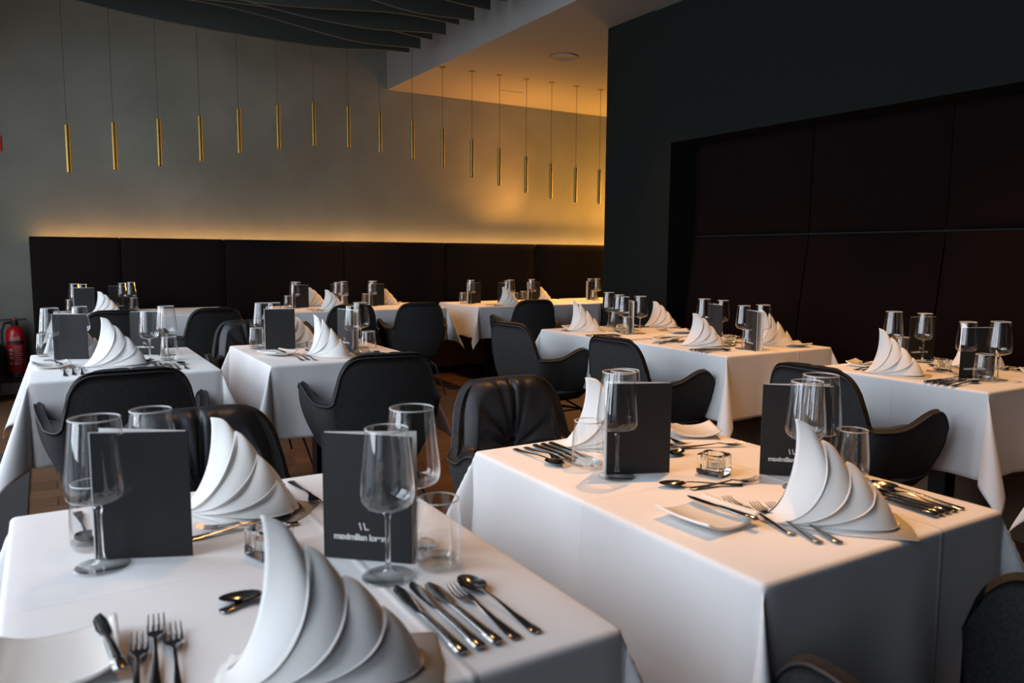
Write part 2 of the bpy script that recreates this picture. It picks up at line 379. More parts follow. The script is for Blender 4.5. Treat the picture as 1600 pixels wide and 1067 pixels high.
for k in range(9): wrap(lb, -.2, .75-(k % 3)*.12, .262-.019*k, .267-.019*k)
for k in range(2): wrap(lb, -.75+.55*k, -.45+.55*k, .11, .135)
lb.build('printed_label', M_lab, cy_); bd.build('black_band', M_black, cy_)
MB().box(-.03, .03, .072, .12, .30, .34).build('wall_bracket', M_black, ex)
tag(MB().box(-.42, -.262, 7.985, 8.0, 2.09, 2.225).build('fire_sign', M_sign, None, True, 30, .002), 'red fire equipment sign high on the back wall at the left edge', 'sign')
cb = empty('low_cabinet', (-.62, 7.75, 0), 0, 'low grey cabinet beside the red extinguisher', 'cabinet')
MB().box(-.3, .25, -.2, .22, .04, .44).build('carcass', M_frame, cb, bevel=.004)
MB().box(-.31, .26, -.21, .22, .44, .465).build('top', M_white, cb, bevel=.003)
MB().box(-.28, .23, -.18, .22, 0, .04).build('plinth', M_black, cb)
tag(MB().box(-1.6, -.13, 1.5, 5.6, 0, .008).add([], []).build('floor_mat', M_mat_, None), 'dark ribbed mat on the floor along the window side', 'mat')
nt = M_mat_.node_tree; wv = nt.nodes.new('ShaderNodeTexWave'); wv.inputs['Scale'].default_value = 30
nt.links.new([n for n in nt.nodes if n.type == 'TEX_COORD'][0].outputs['Object'], wv.inputs[0]); wv.bands_direction = 'Y'
bp = nt.nodes.new('ShaderNodeBump'); bp.inputs['Distance'].default_value = .004; nt.links.new(wv.outputs[1], bp.inputs['Height']); nt.links.new(bp.outputs[0], nt.nodes['Principled BSDF'].inputs['Normal'])

# ------------------------------------------------------------------ tables and cloths
ZT = .75
def cloth(a, b, h, seed, tilt=.44, cut=(9, 9, 9, 9)):
    """draped cloth: half sizes a, b; overhang h; the square corners fold out into a cone"""
    rnd = random.Random(seed); rho = .010; arc = rho*PI/2
    ph = [[rnd.uniform(0, 6.28) for _ in range(3)] for _ in range(4)]
    am = [rnd.uniform(.6, 1.2) for _ in range(4)]
    def hang(px, py, ex, ey, r, dvec):
        # bend from horizontal direction e over the table edge, then follow dvec
        if r <= arc:
            t = r/rho; return (px+ex*rho*math.sin(t), py+ey*rho*math.sin(t), -rho*(1-math.cos(t)))
        q = r-arc; return (px+ex*rho+dvec[0]*q, py+ey*rho+dvec[1]*q, -rho+dvec[2]*q)
    def fn(U, V):
        su = 1 if U > 0 else -1; sv = 1 if V > 0 else -1
        au, av = abs(U)-a, abs(V)-b
        if au <= 0 and av <= 0: return (U, V, 0)
        if au > 0 and av > 0:
            r = math.hypot(au, av); th = math.atan2(av, au)
            phi = th                                     # petal: tangent to both faces
            R = tilt*math.sin(2*phi)**.9
            # start heading along the face, fold outwards, return
            ang = lerp(PI/2, 0, phi/(PI/2))
            dx, dy = math.sin(R)*math.cos(ang), math.sin(R)*math.sin(ang)
            x, y, z = hang(a, b, math.cos(th), math.sin(th), r, (dx, dy, -math.cos(R)))
            return (su*x, sv*y, z)
        if au > 0:
            side = 0 if su > 0 else 1; t = V/b; L = b; d = au
        else:
            side = 2 if sv > 0 else 3; t = U/a; L = a; d = av
        k = min(1, d/h)
        s = t*L*2
        w = max(0, 1-t*t)
        rip = .018*am[side]*k**1.3*w*(math.sin(7.5*s+ph[side][0])+.6*math.sin(15*s+ph[side][1]))
        flare = .020*k+.018*k*k*(abs(t)**4)
        if au > 0:
            x, y, z = hang(a, 0, 1, 0, au, (0, 0, -1)); return (su*(x+flare*.5+max(rip, -.02*k)), V, z)
        x, y, z = hang(0, b, 0, 1, av, (0, 0, -1)); return (U, sv*(y+flare*.5+max(rip, -.02*k)), z)
    def axis(half, c0, c1):
        v = []
        n = 26
        inner = [half*(2*i/n-1) for i in range(n+1)]
        outer = [.004, .008, .012, .016, .022]+[.022+(h-.022)*k/20 for k in range(1, 21)]
        lo = [o for o in outer if o <= c0+1e-6]; hi = [o for o in outer if o <= c1+1e-6]
        return [-half-o for o in reversed(lo)]+inner+[half+o for o in hi]
    ax, ay = axis(a, cut[0], cut[1]), axis(b, cut[2], cut[3]); vs = [fn(u, v) for v in ay for u in ax]; n = len(ax)
    fs = [(j*n+i, j*n+i+1, (j+1)*n+i+1, (j+1)*n+i) for j in range(len(ay)-1) for i in range(n-1)]
    return MB().add(vs, fs)
def make_table_base(a, b):
    def mk():
        t = empty('dining_table', (0, 0, 0))
        MB().box(-a+.008, a-.008, -b+.008, b-.008, .715, .744).build('tabletop', M_wood, t, bevel=.004)
        MB().box(-.04, .04, -.04, .04, .02, .715).build('column', M_blackmetal, t, bevel=.004)
        MB().box(-.2, .2, -.2, .2, 0, .018).build('base_plate', M_blackmetal, t, bevel=.006)
        MB().box(-.2, .2, -.03, .03, .70, .716).build('top_bracket', M_blackmetal, t)
        return t
    return mk
# name: centre x, y, half x, half y, overhang, phrase, seating axis ('y' = chairs front/back, 'x' = alcove row)
TABLES = {
 'T1': (.28, 1.225, .35, .455, .34, 'front left table', 'y'),
 'T2': (1.255, 1.225, .335, .455, .34, 'front right table', 'y'),
 'T7': (.275, 3.90, .345, .455, .34, 'middle left table', 'y'),
 'T5': (1.19, 3.875, .35, .43, .34, 'middle centre table', 'y'),
 'T3': (3.26, 3.955, .40, .375, .34, 'farthest alcove table', 'x'),
 'T4': (3.31, 3.110, .40, .385, .34, 'second farthest alcove table', 'x'),
 'T6': (3.40, 1.885, .41, .375, .34, 'second nearest alcove table', 'x'),
 'T8': (3.32, .77, .41, .375, .34, 'nearest alcove table cut by frame edge', 'x'),
 'TA1': (.40, 7.10, .345, .42, .31, 'first back-wall table from left', 'y'),
 'TA2': (1.06, 7.10, .31, .42, .31, 'second back-wall table from left', 'y'),
 'TB1': (2.13, 6.97, .355, .42, .31, 'third back-wall table from left', 'y'),
 'TB2': (2.87, 6.97, .355, .42, .31, 'fourth back-wall table from left', 'y'),
 'TC1': (3.89, 6.88, .355, .42, .31, 'fifth back-wall table from left', 'y'),
 'TC2': (4.62, 6.88, .355, .42, .31, 'sixth back-wall table from left', 'y'),
 'TD': (5.42, 6.90, .355, .42, .31, 'seventh back-wall table from left', 'y'),
}
for i, (k, (cx, cy, a, b, h, ph, ax)) in enumerate(TABLES.items()):
    o = place('tb%.3f_%.3f' % (a, b), make_table_base(a, b), (cx, cy, 0), 0, 'black pedestal table under the cloth of the '+ph, 'table', 'pedestal tables under white cloths')
    # short overhang where a cloth is tucked between neighbouring tables or stops at the bench seat
    cut = {'T3': (9, .27, .075, 9), 'T4': (9, .27, 9, .075), 'T6': (9, .27, 9, 9), 'T8': (9, .27, 9, 9), 'TA1': (9, .02, 9, .27), 'TA2': (.02, 9, 9, .27), 'TB1': (9, .02, 9, .27),
           'TB2': (.02, 9, 9, .27), 'TC1': (9, .02, 9, .27), 'TC2': (.02, .02, 9, .27), 'TD': (.02, 9, 9, .27)}.get(k, (9, 9, 9, 9))
    c = cloth(a, b, h, 20+i, cut=cut).build('tablecloth', M_cloth, None, True, None)
    c.location = (cx, cy, ZT-.0005)
    sm = c.modifiers.new('thickness', 'SOLIDIFY'); sm.thickness = .0012; sm.offset = -1
    tag(c, 'white cloth draped over the '+ph, 'tablecloth', 'white tablecloths with hanging corners')

# ------------------------------------------------------------------ tableware
def make_wine(big):
    def mk():
        g = empty('wine_glass', (0, 0, 0)); k = 1.0 if big else .9; w = .0475 if big else .042
        zb_ = .100 if big else .104; H = .238 if big else .232
        MB().lathe([(.001, .0), (.040*1.02, 0), (.041, .0012), (.038, .0022), (.020, .0042), (.010, .0075), (.006, .012)], 40).build('foot', M_thin, g, True, None)
        MB().lathe([(.0058, .012), (.0042, .022), (.0036, .04), (.0036, zb_-.02), (.0046, zb_-.008), (.008, zb_-.002), (.001, zb_)], 20).build('stem', M_glass, g, True, None)
        pr = [(.001, zb_), (.010, zb_+.0006), (.022, zb_+.0035), (.033, zb_+.0075), (w-.0065, zb_+.011), (w-.0025, zb_+.0155), (w-.0006, zb_+.022), (w, zb_+.031)]
        for i in range(1, 13):
            t = i/12; pr.append((lerp(w, w*.765, t**1.15), lerp(zb_+.031, H, t)))
        bo = MB().lathe(pr, 48).build('bowl', M_thin, g, True, None)
        MB().lathe([(w*.765+.0011*math.cos(a), H+.0011*math.sin(a)) for a in [q*PI/4 for q in range(9)]], 48).build('rim', M_rim, bo, True, None)
        return g
    return mk
def make_tumbler():
    g = empty('water_tumbler', (0, 0, 0)); H = .108
    pr = [(.0340, .001), (.0375, .006), (.0388, .02), (.0385, .04)]+[(lerp(.0385, .0325, (i/8)**1.2), lerp(.04, H, i/8)) for i in range(1, 9)]
    wa = MB().lathe(pr, 48).build('wall', M_thin, g, True, None)
    MB().lathe([(.0325+.0012*math.cos(a), H+.0012*math.sin(a)) for a in [q*PI/4 for q in range(9)]], 48).build('rim', M_rim, wa, True, None)
    MB().lathe([(.001, .0005), (.033, .0005), (.0365, .005), (.0372, .010), (.030, .0095), (.001, .008)], 48).build('thick_base', M_thin, g, True, 40)
    return g
def make_text(s, size, name, m, parent, loc, extr=.0002, off=.0):
    cu = bpy.data.curves.new(name, 'FONT'); cu.body = s; cu.size = size; cu.align_x = 'CENTER'; cu.extrude = extr; cu.offset = off; cu.space_character = .93
    t = bpy.data.objects.new(name+'_tmp', cu); COL.objects.link(t)
    dg = bpy.context.evaluated_depsgraph_get(); me = bpy.data.meshes.new_from_object(t.evaluated_get(dg))
    bpy.data.objects.remove(t); me.materials.clear(); me.materials.append(m)
    o = link(name, me, parent); o.location = loc; o.rotation_euler = (PI/2, 0, 0); return o
def make_menu():
    """folded A5 card: front cover faces -y"""
    g = empty('menu_card', (0, 0, 0)); W_, H_ = .148, .208; t = .0012; A = math.radians(8)
    def slab(mb, ang, y0, y1, x0=0, x1=W_, z0=0, z1=H_):
        # hinged on the left edge x=-W/2; ang swings the free edge towards +y
        vs = []
        for z in (z0, z1):
            for y in (y0, y1):
                for x in (x0, x1):
                    vs.append((-W_/2+x*math.cos(ang)-y*math.sin(ang), x*math.sin(ang)+y*math.cos(ang), z))
        return mb.add(vs, [(0, 2, 3, 1), (4, 5, 7, 6), (0, 1, 5, 4), (2, 6, 7, 3), (0, 4, 6, 2), (1, 3, 7, 5)])
    fc = slab(MB(), 0, 0, t).build('front_cover', M_menu, g, False, None)
    slab(MB(), A*1.7, t, 2*t).build('back_cover', M_menu, g, False, None)
    p = MB(); slab(p, .012, t, t+.0014, .003, W_+.0015, .0, H_+.0012); slab(p, A*1.7-.012, t-.0014, t, .003, W_+.003, .0, H_+.0012)
    p.build('inner_pages', M_page, g, False, None)
    MB().tube([(-W_/2, t*.9, 0), (-W_/2, t*.9, H_)], .0016, 8).build('spine', M_menu, g)
    make_text('maximilian lorenz', .0145, 'lettering', M_ink, fc, (-.010, -.0003, .033), off=.0005)
    lg = MB()
    def stroke(x0, z0, x1, z1, w):
        lg.add([(x0-.010, -.0004, z0), (x0-.010+w, -.0004, z0), (x1-.010+w, -.0004, z1), (x1-.010, -.0004, z1), (x0-.010, .0002, z0), (x0-.010+w, .0002, z0), (x1-.010+w, .0002, z1), (x1-.010, .0002, z1)],
               [(0, 1, 2, 3), (4, 7, 6, 5), (0, 4, 5, 1), (1, 5, 6, 2), (2, 6, 7, 3), (3, 7, 4, 0)])
    stroke(-.0015, .050, -.0045, .062, .0022); stroke(.0058, .050, .0028, .062, .0022); stroke(.0058, .050, .0060, .0522, .0065)
    lg.build('emblem', M_ink, fc, False, None)
    return g
def bez2(a, b, c, t): return tuple((1-t)**2*a[i]+2*t*(1-t)*b[i]+t*t*c[i] for i in range(3))
def bez3(a, b, c, d, t): return tuple((1-t)**3*a[i]+3*t*(1-t)**2*b[i]+3*t*t*(1-t)*c[i]+t**3*d[i] for i in range(3))
def make_napkin(var):
    def mk():
        """fan of nested pointed hoods on a shared foot at x=0, tips stepping down towards +x"""
        rnd = random.Random(var*13+1)
        mb = MB()
        tx, tz, notch = [(.062, .100, .145, .190, .236), (.192, .152, .116, .076, .012), .010], None, None
        tx, tz, notch = {0: ((.060, .100, .145, .190, .236), (.192, .154, .116, .076, .010), .012),
                         1: ((.050, .088, .135, .185, .236), (.200, .178, .135, .085, .010), .034),
                         2: ((.075, .120, .165, .205, .240), (.178, .155, .112, .065, .010), .006),
                         3: ((.090, .130, .172, .215, .255), (.212, .178, .130, .085, .010), .004)}[var]
        wob = [rnd.uniform(.9, 1.1) for _ in range(6)]
        def curve(a, s, sd):
            k = min(3, int(a)); f = a-k
            Qx = lerp(tx[k], tx[k+1], f); up = sst(.90, 1.0, f)
            Qz = lerp(tz[k], tz[k+1], f)-notch*f*(1-up)+.010*math.sin(PI*min(1, f*1.1))*(1-up)
            b = sst(-.2, 1.0, a); fall = Qz/.19
            Q = (Qx-.010*(1-sst(0, .5, a)), 0, Qz)
            P1 = (Qx+.034*b*(.45+.55*fall)+.002, sd*.020*b, Qz*.70)
            P2 = (lerp(.045, Qx*.80+.022, b), sd*(.010+.066*b)*wob[k], lerp(.020, .002, b))
            P3 = (.004*k, sd*(.002+.038*b), .0)
            x, y, z = bez3(Q, P1, P2, P3, s)
            st = math.sin(PI*min(1, s*1.02)**.85) if s < 1 else 0
            saw = (.0095*f**1.5 if f < .93 else .0095*(1-(f-.93)/.07)) if a < 4 else 0
            return (x-.002*f*st, y+sd*saw*st+sd*.0015*math.sin(9*s+3*k)*st, max(.0012, z+saw*.3*st))
        avals = [k+q for k in range(4) for q in (0, .12, .25, .4, .55, .7, .82, .90, .93, .955, .98)]+[4]
        for sd in (-1, 1):
            nv = 26; n = len(avals)
            vs = [curve(a, j/nv, sd) for j in range(nv+1) for a in avals]
            fs = [(j*n+i, j*n+i+1, (j+1)*n+i+1, (j+1)*n+i) for j in range(nv) for i in range(n-1)]
            mb.add(vs, fs)
        # flat folded foot that reaches past the fan on both sides
        mb.add([(-.004, -.018, .0012), (.03, -.046, .0012), (.14, -.078, .0012), (.258, -.074, .0012), (.262, 0, .0012), (.25, .078, .0012), (.14, .078, .0012), (.03, .046, .0012), (-.004, .018, .0012)], [tuple(range(9))])
        me = mb.mesh('napkin', M_napkin, True, 40)
        o = link('napkin', me); sm = o.modifiers.new('thickness', 'SOLIDIFY'); sm.thickness = .0012
        return o
    return mk
def make_plate():
    n = 28; mb = MB()
    def top(u, v):
        x, y = (2*u-1), (2*v-1)
        k = .069; r = max(0, (abs(x)**6+abs(y)**6)) ** (1/6)
        z = .006+.016*(x*x)**1.3*(1) + .003*(y*y)
        return (k*x*(1-.03*y*y), k*y*(1-.03*x*x), z)
    mb.grid(top, n, n)
    o = mb.build('side_plate', M_china, None, True, None)
    sm = o.modifiers.new('thickness', 'SOLIDIFY'); sm.thickness = .0045; sm.offset = -1
    return o
def make_votive():
    g = tag(MB().lathe([(.001, .001), (.0215, .001)], 4).build('candle_holder', M_glass, None), '', '')
    bpy.data.objects.remove(g)
    mb = MB(); k, r, H = .031, .0205, .046; n = 32
    def sq(a):
        c, s_ = math.cos(a), math.sin(a); q = max(abs(c), abs(s_)); return (c/q, s_/q)
    # outer square shell, top face with a round well
    rings = []
    for z, kk in ((.001, k-.002), (.003, k), (H-.002, k), (H, k-.002)): rings.append([(kk*sq(2*PI*(i+.5)/n)[0], kk*sq(2*PI*(i+.5)/n)[1], z) for i in range(n)])
    for rr, z in ((r+.001, H), (r, H-.001), (r, .016), (r-.004, .014), (.001, .014)): rings.append([(rr*math.cos(2*PI*(i+.5)/n), rr*math.sin(2*PI*(i+.5)/n), z) for i in range(n)])
    vs = [p for rg in rings for p in rg]; fs = [(j*n+i, j*n+(i+1) % n, (j+1)*n+(i+1) % n, (j+1)*n+i) for j in range(len(rings)-1) for i in range(n)]
    fs.append(tuple(range(n-1, -1, -1))); mb.add(vs, fs)
    return mb.build('candle_holder', M_glass, None, True, 25)
def make_tealight():
    g = empty('tealight', (0, 0, 0))
    MB().lathe([(.001, 0), (.018, 0), (.0185, .001), (.0185, .016), (.0178, .016), (.0178, .013)], 28).build('cup', M_alu, g)
    MB().lathe([(.0176, .001), (.0176, .0125), (.001, .0120)], 28).build('wax', M_wax, g)
    wx = g.children[-1]
    MB().tube([(0, 0, .011), (.0005, 0, .018)], .0007, 6).build('wick', M_black, wx)
    return g
def fork_mesh(L=.205):
    mb = MB()
    mb.loft([(0, .002, .002, .001), (.002, .0085, .0022, .0014), (.02, .0080, .0026, .0015), (.06, .0048, .0050, .0014), (.10, .0030, .0090, .0013), (L-.075, .0030, .0105, .0014),
             (L-.062, .0060, .0085, .0010), (L-.052, .0105, .0060, .0008), (L-.040, .0118, .0045, .0008)])
    for q in range(4):
        x = (-1.5+q)*.0064
        mb.loft([(L-.043, .0026, .0047, .0008, x), (L-.03, .0017, .0042, .0008, x*1.02), (L-.015, .0015, .0058, .0008, x*1.0), (L-.002, .0009, .0105, .0006, x*.96), (L, .0004, .0112, .0004, x*.96)], 6)
    return mb
def spoon_mesh(L=.20, w=.019):
    mb = MB()
    mb.loft([(0, .002, .002, .001), (.002, .0082, .0022, .0014), (.02, .0076, .0026, .0015), (.06, .0045, .0050, .0014), (.10, .0029, .0085, .0013), (L-.064, .0030, .0095, .0014), (L-.055, .0045, .0085, .0012)])
    def fn(u, v):
        a = u*2*PI; rr = v; y = L-.030+.030*rr*math.cos(a); x = w*rr*math.sin(a)*(1-.12*math.cos(a))
        return (x, y, .0010+.0080*rr**2)
    mb.grid(fn, 28, 7); mb.grid(lambda u, v: (lambda p: (p[0]*1.02, p[1], p[2]-.0009))(fn(1-u, v)), 28, 7)
    return mb
def knife_mesh(L=.225, blade=.105, w=.0095):
    mb = MB()
    mb.loft([(0, .003, .0045, .002), (.003, .0085, .0045, .0038), (.03, .0080, .0045, .0040), (L-blade-.012, .0052, .0045, .0036), (L-blade, .0048, .0045, .0022), (L-blade+.010, .0075, .0045, .0010),
             (L-.05, w, .0045, .0008), (L-.02, w*.92, .0045, .0007, .0005), (L-.006, w*.5, .0045, .0006, .002), (L, .001, .0045, .0004, .004)])
    return mb
def make_cut(kind):
    def mk():
        mb = {'fork': lambda: fork_mesh(), 'small_fork': lambda: fork_mesh(.18), 'spoon': lambda: spoon_mesh(.20), 'dessert_spoon': lambda: spoon_mesh(.185, .017), 'knife': lambda: knife_mesh(),
              'fish_knife': lambda: knife_mesh(.21, .085, .0125), 'butter_knife': lambda: knife_mesh(.17, .075, .0085)}[kind]()
        nm = {'fork': 'fork', 'small_fork': 'dessert_fork', 'spoon': 'spoon', 'dessert_spoon': 'dessert_spoon', 'knife': 'knife', 'fish_knife': 'fish_knife', 'butter_knife': 'butter_knife'}[kind]
        return mb.build(nm, M_steel, None, True, 50)
    return mk

ZI = ZT+.0012
def rot(x, y, a): return (x*math.cos(a)-y*math.sin(a), x*math.sin(a)+y*math.cos(a))
# default setting for a guest at -y looking to +y; the far guest gets FAR
NEAR = dict(napkin=(-.10, -.31, -.50, 0), plate=(-.215, -.215, .35), bk=(-.20, -.30, .12),
            forks=[(-.155, -.42, .02), (-.115, -.395, .0), (-.085, -.42, -.04)],
            right=[('knife', .14, -.42, 0), ('knife', .165, -.42, 0), ('fish_knife', .19, -.42, .02), ('small_fork', .218, -.42, .03), ('spoon', .25, -.42, .05)],
            dess=[('dessert_spoon', -.045, -.10, -1.35), ('small_fork', .135, -.115, 1.25)],
            big=(.235, -.05), small=(.15, -.15), tum=(.237, -.146), menu=(.145, -.075, -.72))
FAR = dict(napkin=(-.09, .385, -.72, 2), plate=(.25, .245, -.35), bk=(.22, .33, .35),
            forks=[(.155, .42, PI+.02), (.115, .40, PI), (.085, .42, PI-.04)],
            right=[('knife', -.14, .42, PI), ('knife', -.165, .42, PI), ('fish_knife', -.19, .42, PI+.02), ('small_fork', -.218, .42, PI+.03), ('spoon', -.25, .42, PI+.05)],
            dess=[('dessert_spoon', .045, .10, PI-1.35), ('small_fork', -.125, .125, PI+1.25)],
            big=(-.226, .114), small=(-.14, .175), tum=(-.23, .22), menu=(-.155, .135, PI-.64))
def upd(d, **k): q = dict(d); q.update(k); return q
SETS = {
 'T1': (upd(NEAR, napkin=(-.125, -.31, -.45, 0), plate=(-.295, -.195, -.06), bk=(-.228, -.285, .10), forks=[(-.224, -.376, -.12), (-.20, -.334, -.12), (-.18, -.371, -.10)],
        dess=[('dessert_spoon', .087, -.16, 1.35), ('small_fork', -.097, -.150, -1.2)]), upd(FAR, dess=[('small_fork', .096, .15, 1.25), ('dessert_spoon', -.09, .165, -1.45)], napkin=(-.065, .375, -.80, 2), plate=None, bk=None)),
 'T2': (upd(NEAR, napkin=(-.095, -.245, -.80, 0), plate=(-.212, -.213, .05), bk=(-.172, -.300, .08), forks=[(-.135, -.350, -.20), (-.128, -.400, -.27), (-.098, -.418, -.25)],
            right=[('knife', .185, -.425, -.05), ('knife', .205, -.425, -.05), ('fish_knife', .228, -.425, -.03), ('small_fork', .250, -.425, -.03), ('spoon', .275, -.425, .0)],
            big=(.185, -.15), small=(.115, -.17), tum=(.285, -.165), menu=(.175, -.10, -.74), dess=[('dessert_spoon', .02, -.09, 1.1), ('small_fork', -.10, -.055, -1.75)]),
        upd(FAR, napkin=(-.11, .42, -.78, 2), plate=(.335-.06, .33, -.55), bk=(.20, .385, -1.0+PI), big=(-.175, .10), small=(-.125, .14), tum=(-.178, .205), menu=(-.11, .11, PI-.64),
            dess=[('dessert_spoon', -.08, .155, PI+1.7), ('small_fork', .13, .22, PI+1.2)])),
 'T7': (upd(NEAR, napkin=(-.155, -.09, -.28, 3), plate=(-.27, -.06, .1), bk=(-.235, -.14, .2), forks=[(-.225, -.37, .02), (-.195, -.355, .0), (-.165, -.375, -.02)], big=(.215, .13), small=(.115, -.08), tum=(.20, -.055),
            menu=(.13, .21, -.55), right=[('knife', .12, -.39, 0), ('knife', .145, -.39, 0), ('fish_knife', .17, -.39, .02), ('small_fork', .195, -.39, .03), ('spoon', .225, -.39, .0)]),
        upd(FAR, napkin=(-.26, .385, -.35, 1), plate=None, bk=None, big=(-.265, .20), small=(-.14, .36), tum=(-.29, .36), menu=(-.18, .21, PI-.62), dess=[])),
 'T5': (upd(NEAR, napkin=(-.10, -.12, -.85, 1), plate=(-.235, -.08, .45), bk=(-.22, -.16, .0), forks=[(-.185, -.34, .02), (-.155, -.33, .0), (-.13, -.36, -.02)], big=(.235, .04), small=(.13, -.13), tum=(.185, -.21), menu=(.13, -.02, -1.35),
            right=[('knife', .11, -.40, 0), ('knife', .135, -.40, 0), ('fish_knife', .16, -.40, .02), ('small_fork', .185, -.40, .03), ('spoon', .215, -.40, .0)]),
        upd(FAR, napkin=(-.135, .33, -.70, 2), big=(-.235, .21), small=(-.15, .30), tum=(-.262, .235), menu=(-.155, .165, PI-.50), dess=[])),
}
# alcove row: the same settings turned so that the guests sit at -x and +x
def turned(T): return T
ROWN = upd(NEAR, napkin=(-.14, -.26, .35, 0), plate=(-.27, -.20, .3), bk=(-.25, -.27, .2), forks=[(-.215, -.36, .02), (-.19, -.345, .0), (-.165, -.37, -.04)],
           big=(.22, -.05), small=(.235, -.13), tum=(.27, -.16), menu=(.22, -.10, .35))
ROWF = upd(FAR, napkin=(.09, .27, .10, 1), plate=(.27, .25, -.35), bk=(.24, .33, .35), big=(-.17, .12), small=(-.10, .20), tum=(-.2, .2), menu=(-.13, .10, PI+.45))
SETS['T4'] = (upd(ROWN, napkin=(-.09, -.27, .0, 2), menu=(.265, -.10, -.45), small=(.216, -.103), big=(.285, -.033), tum=(.252, -.095)),
              upd(ROWF, napkin=(.08, .12, -.1, 1), menu=(-.20, .135, 2.69), big=(-.28, .10), small=(-.19, .165), tum=(-.25, .17)))
SETS['T3'] = (upd(ROWN, napkin=(-.215, -.32, .25, 1), menu=(.11, -.06, -.69), small=(.084, -.075), big=(.17, -.013), tum=(.157, -.106)),
              upd(ROWF, napkin=(-.21, .343, -.08, 2), menu=(-.18, .10, 2.45), big=(-.32, .118), small=(-.12, .05), tum=(-.25, .12)))
SETS['T6'] = (upd(ROWN, napkin=(-.175, -.35, -.35, 0), menu=(.17, -.10, 1.07), small=(.142, -.140), big=(.242, -.085), tum=(.227, -.160)),
              upd(ROWF, napkin=(-.11, .18, -.06, 1), menu=(-.28, .25, 1.27), big=(-.312, .058), small=(-.22, .16), tum=(-.33, .17)))
SETS['T8'] = (ROWN, ROWF)
def which(i, n):
    if n == 2: return ['left', 'right'][i]+' one of two'
    if n == 3: return ['leftmost', 'middle', 'rightmost'][i]+' of three'
    return ''
NK = [0, 1, 2]
def setting(tk, d, side, full=True, omit=()):
    cx, cy, a, b, h, ph, ax = TABLES[tk]; base = -PI/2 if ax == 'x' else 0
    sd = {('y', 0): 'near setting', ('y', 1): 'far setting', ('x', 0): 'chair-side setting', ('x', 1): 'bench-side setting'}[(ax, side)]
    def W_(x, y, r, z=ZI):
        q = rot(x, y, base); return (cx+q[0], cy+q[1], z), r+base
    def put(key, mk, x, y, r, label, cat, grp, z=ZI):
        loc, rz = W_(x, y, r, z); return place(key, mk, loc, rz, label, cat, grp)
    tail = ', '+sd+' of '+ph
    if d.get('napkin') and 'napkin' not in omit:
        x, y, r, v = d['napkin']
        if ax == 'x':     # the napkin's own position is given unturned around the table's chair-side axis
            loc, _ = W_(x, y, 0); place('napkin%d' % v, make_napkin(v), loc, r-.9, 'white linen napkin folded into a pointed fan'+tail, 'napkin', 'folded napkins')
        else: put('napkin%d' % v, make_napkin(v), x, y, r, 'white linen napkin folded into a pointed fan'+tail, 'napkin', 'folded napkins')
    pair = [('big', make_wine(True), d['big'], 'large'), ('small', make_wine(False), d['small'], 'smaller')]
    for key, mk, (x, y), w in pair:
        if key in omit: continue
        put('wine'+key, mk, x, y, 0, w+' clear stemmed wine glass'+tail, 'wine glass', 'stemmed wine glasses')
    if 'tum' not in omit: put('tumbler', make_tumbler, d['tum'][0], d['tum'][1], 0, 'clear stemless water tumbler'+tail, 'tumbler', 'water tumblers')
    if 'menu' not in omit:
        x, y, r = d['menu']
        if ax == 'x': r += 0
        put('menu', make_menu, x, y, r, 'upright anthracite menu card'+tail, 'menu', 'anthracite menu cards')
    if d.get('plate') and 'plate' not in omit:
        x, y, r = d['plate']; put('plate', make_plate, x, y, r, 'small square white side plate with raised edges'+tail, 'plate', 'square side plates', ZI+.0048-.006+.0015)
        if d.get('bk'):
            x, y, r = d['bk']; put('bk', make_cut('butter_knife'), x, y, r, 'steel butter knife lying on square plate'+tail, 'knife', 'cutlery', ZI+.0165)
    if not full:
        for (k, x, y, r) in d['right'][:2]:
            pass
    fk = sorted([(screen_x(W_(x, y, r)[0]), x, y, r) for x, y, r in d['forks']]) if 'forks' not in omit else []
    for i, (_, x, y, r) in enumerate(fk):
        put('fork', make_cut('fork'), x, y, r, 'steel fork, '+which(i, len(fk))+tail, 'fork', 'cutlery')
    if 'right' not in omit:
        ks = [q for q in d['right'] if q[0] == 'knife']; ks.sort(key=lambda q: screen_x(W_(q[1], q[2], q[3])[0]))
        for (k, x, y, r) in d['right']:
            if k == 'knife': lab = 'long steel table knife, '+which(ks.index((k, x, y, r)), 2)
            else: lab = {'fish_knife': 'broad steel fish knife beside table knives', 'small_fork': 'small steel fork beside spoon and knives', 'spoon': 'round steel soup spoon outside the knives'}[k]
            put(k, make_cut(k), x, y, r, lab+tail, {'knife': 'knife', 'fish_knife': 'knife', 'small_fork': 'fork', 'spoon': 'spoon'}[k], 'cutlery')
    if 'dess' not in omit:
        for j, (k, x, y, r) in enumerate(d['dess']):
            put(k, make_cut(k), x, y, r, ('steel dessert spoon above place' if k == 'dessert_spoon' else 'steel dessert fork above place')+tail, 'spoon' if k == 'dessert_spoon' else 'fork', 'cutlery')
VOT = {'T1': (.015, .03), 'T2': (.035, .01), 'T7': None, 'T5': (-.03, .015), 'T4': (.045, .02), 'T3': (-.02, .0), 'T6': (.0, .03)}
for tk, (n_, f_) in SETS.items():
    if tk == 'T8': continue
    setting(tk, n_, 0); setting(tk, f_, 1)
    v = VOT.get(tk)
    if v:
        cx, cy = TABLES[tk][:2]; ph = TABLES[tk][5]
        place('votive', make_votive, (cx+v[0], cy+v[1], ZI), .35, 'square clear glass candle holder in the middle of the '+ph, 'candle holder', 'glass candle holders')
        place('tealight', make_tealight, (cx+v[0], cy+v[1], ZI+.0145), 0, 'unlit white tealight inside the glass holder on the '+ph, 'candle', 'tealights')
BN = upd(NEAR, napkin=(-.08, -.26, -.5, 2), big=(.24, -.02), small=(.16, -.08), tum=(.235, -.12), menu=(.19, .02, -.15))
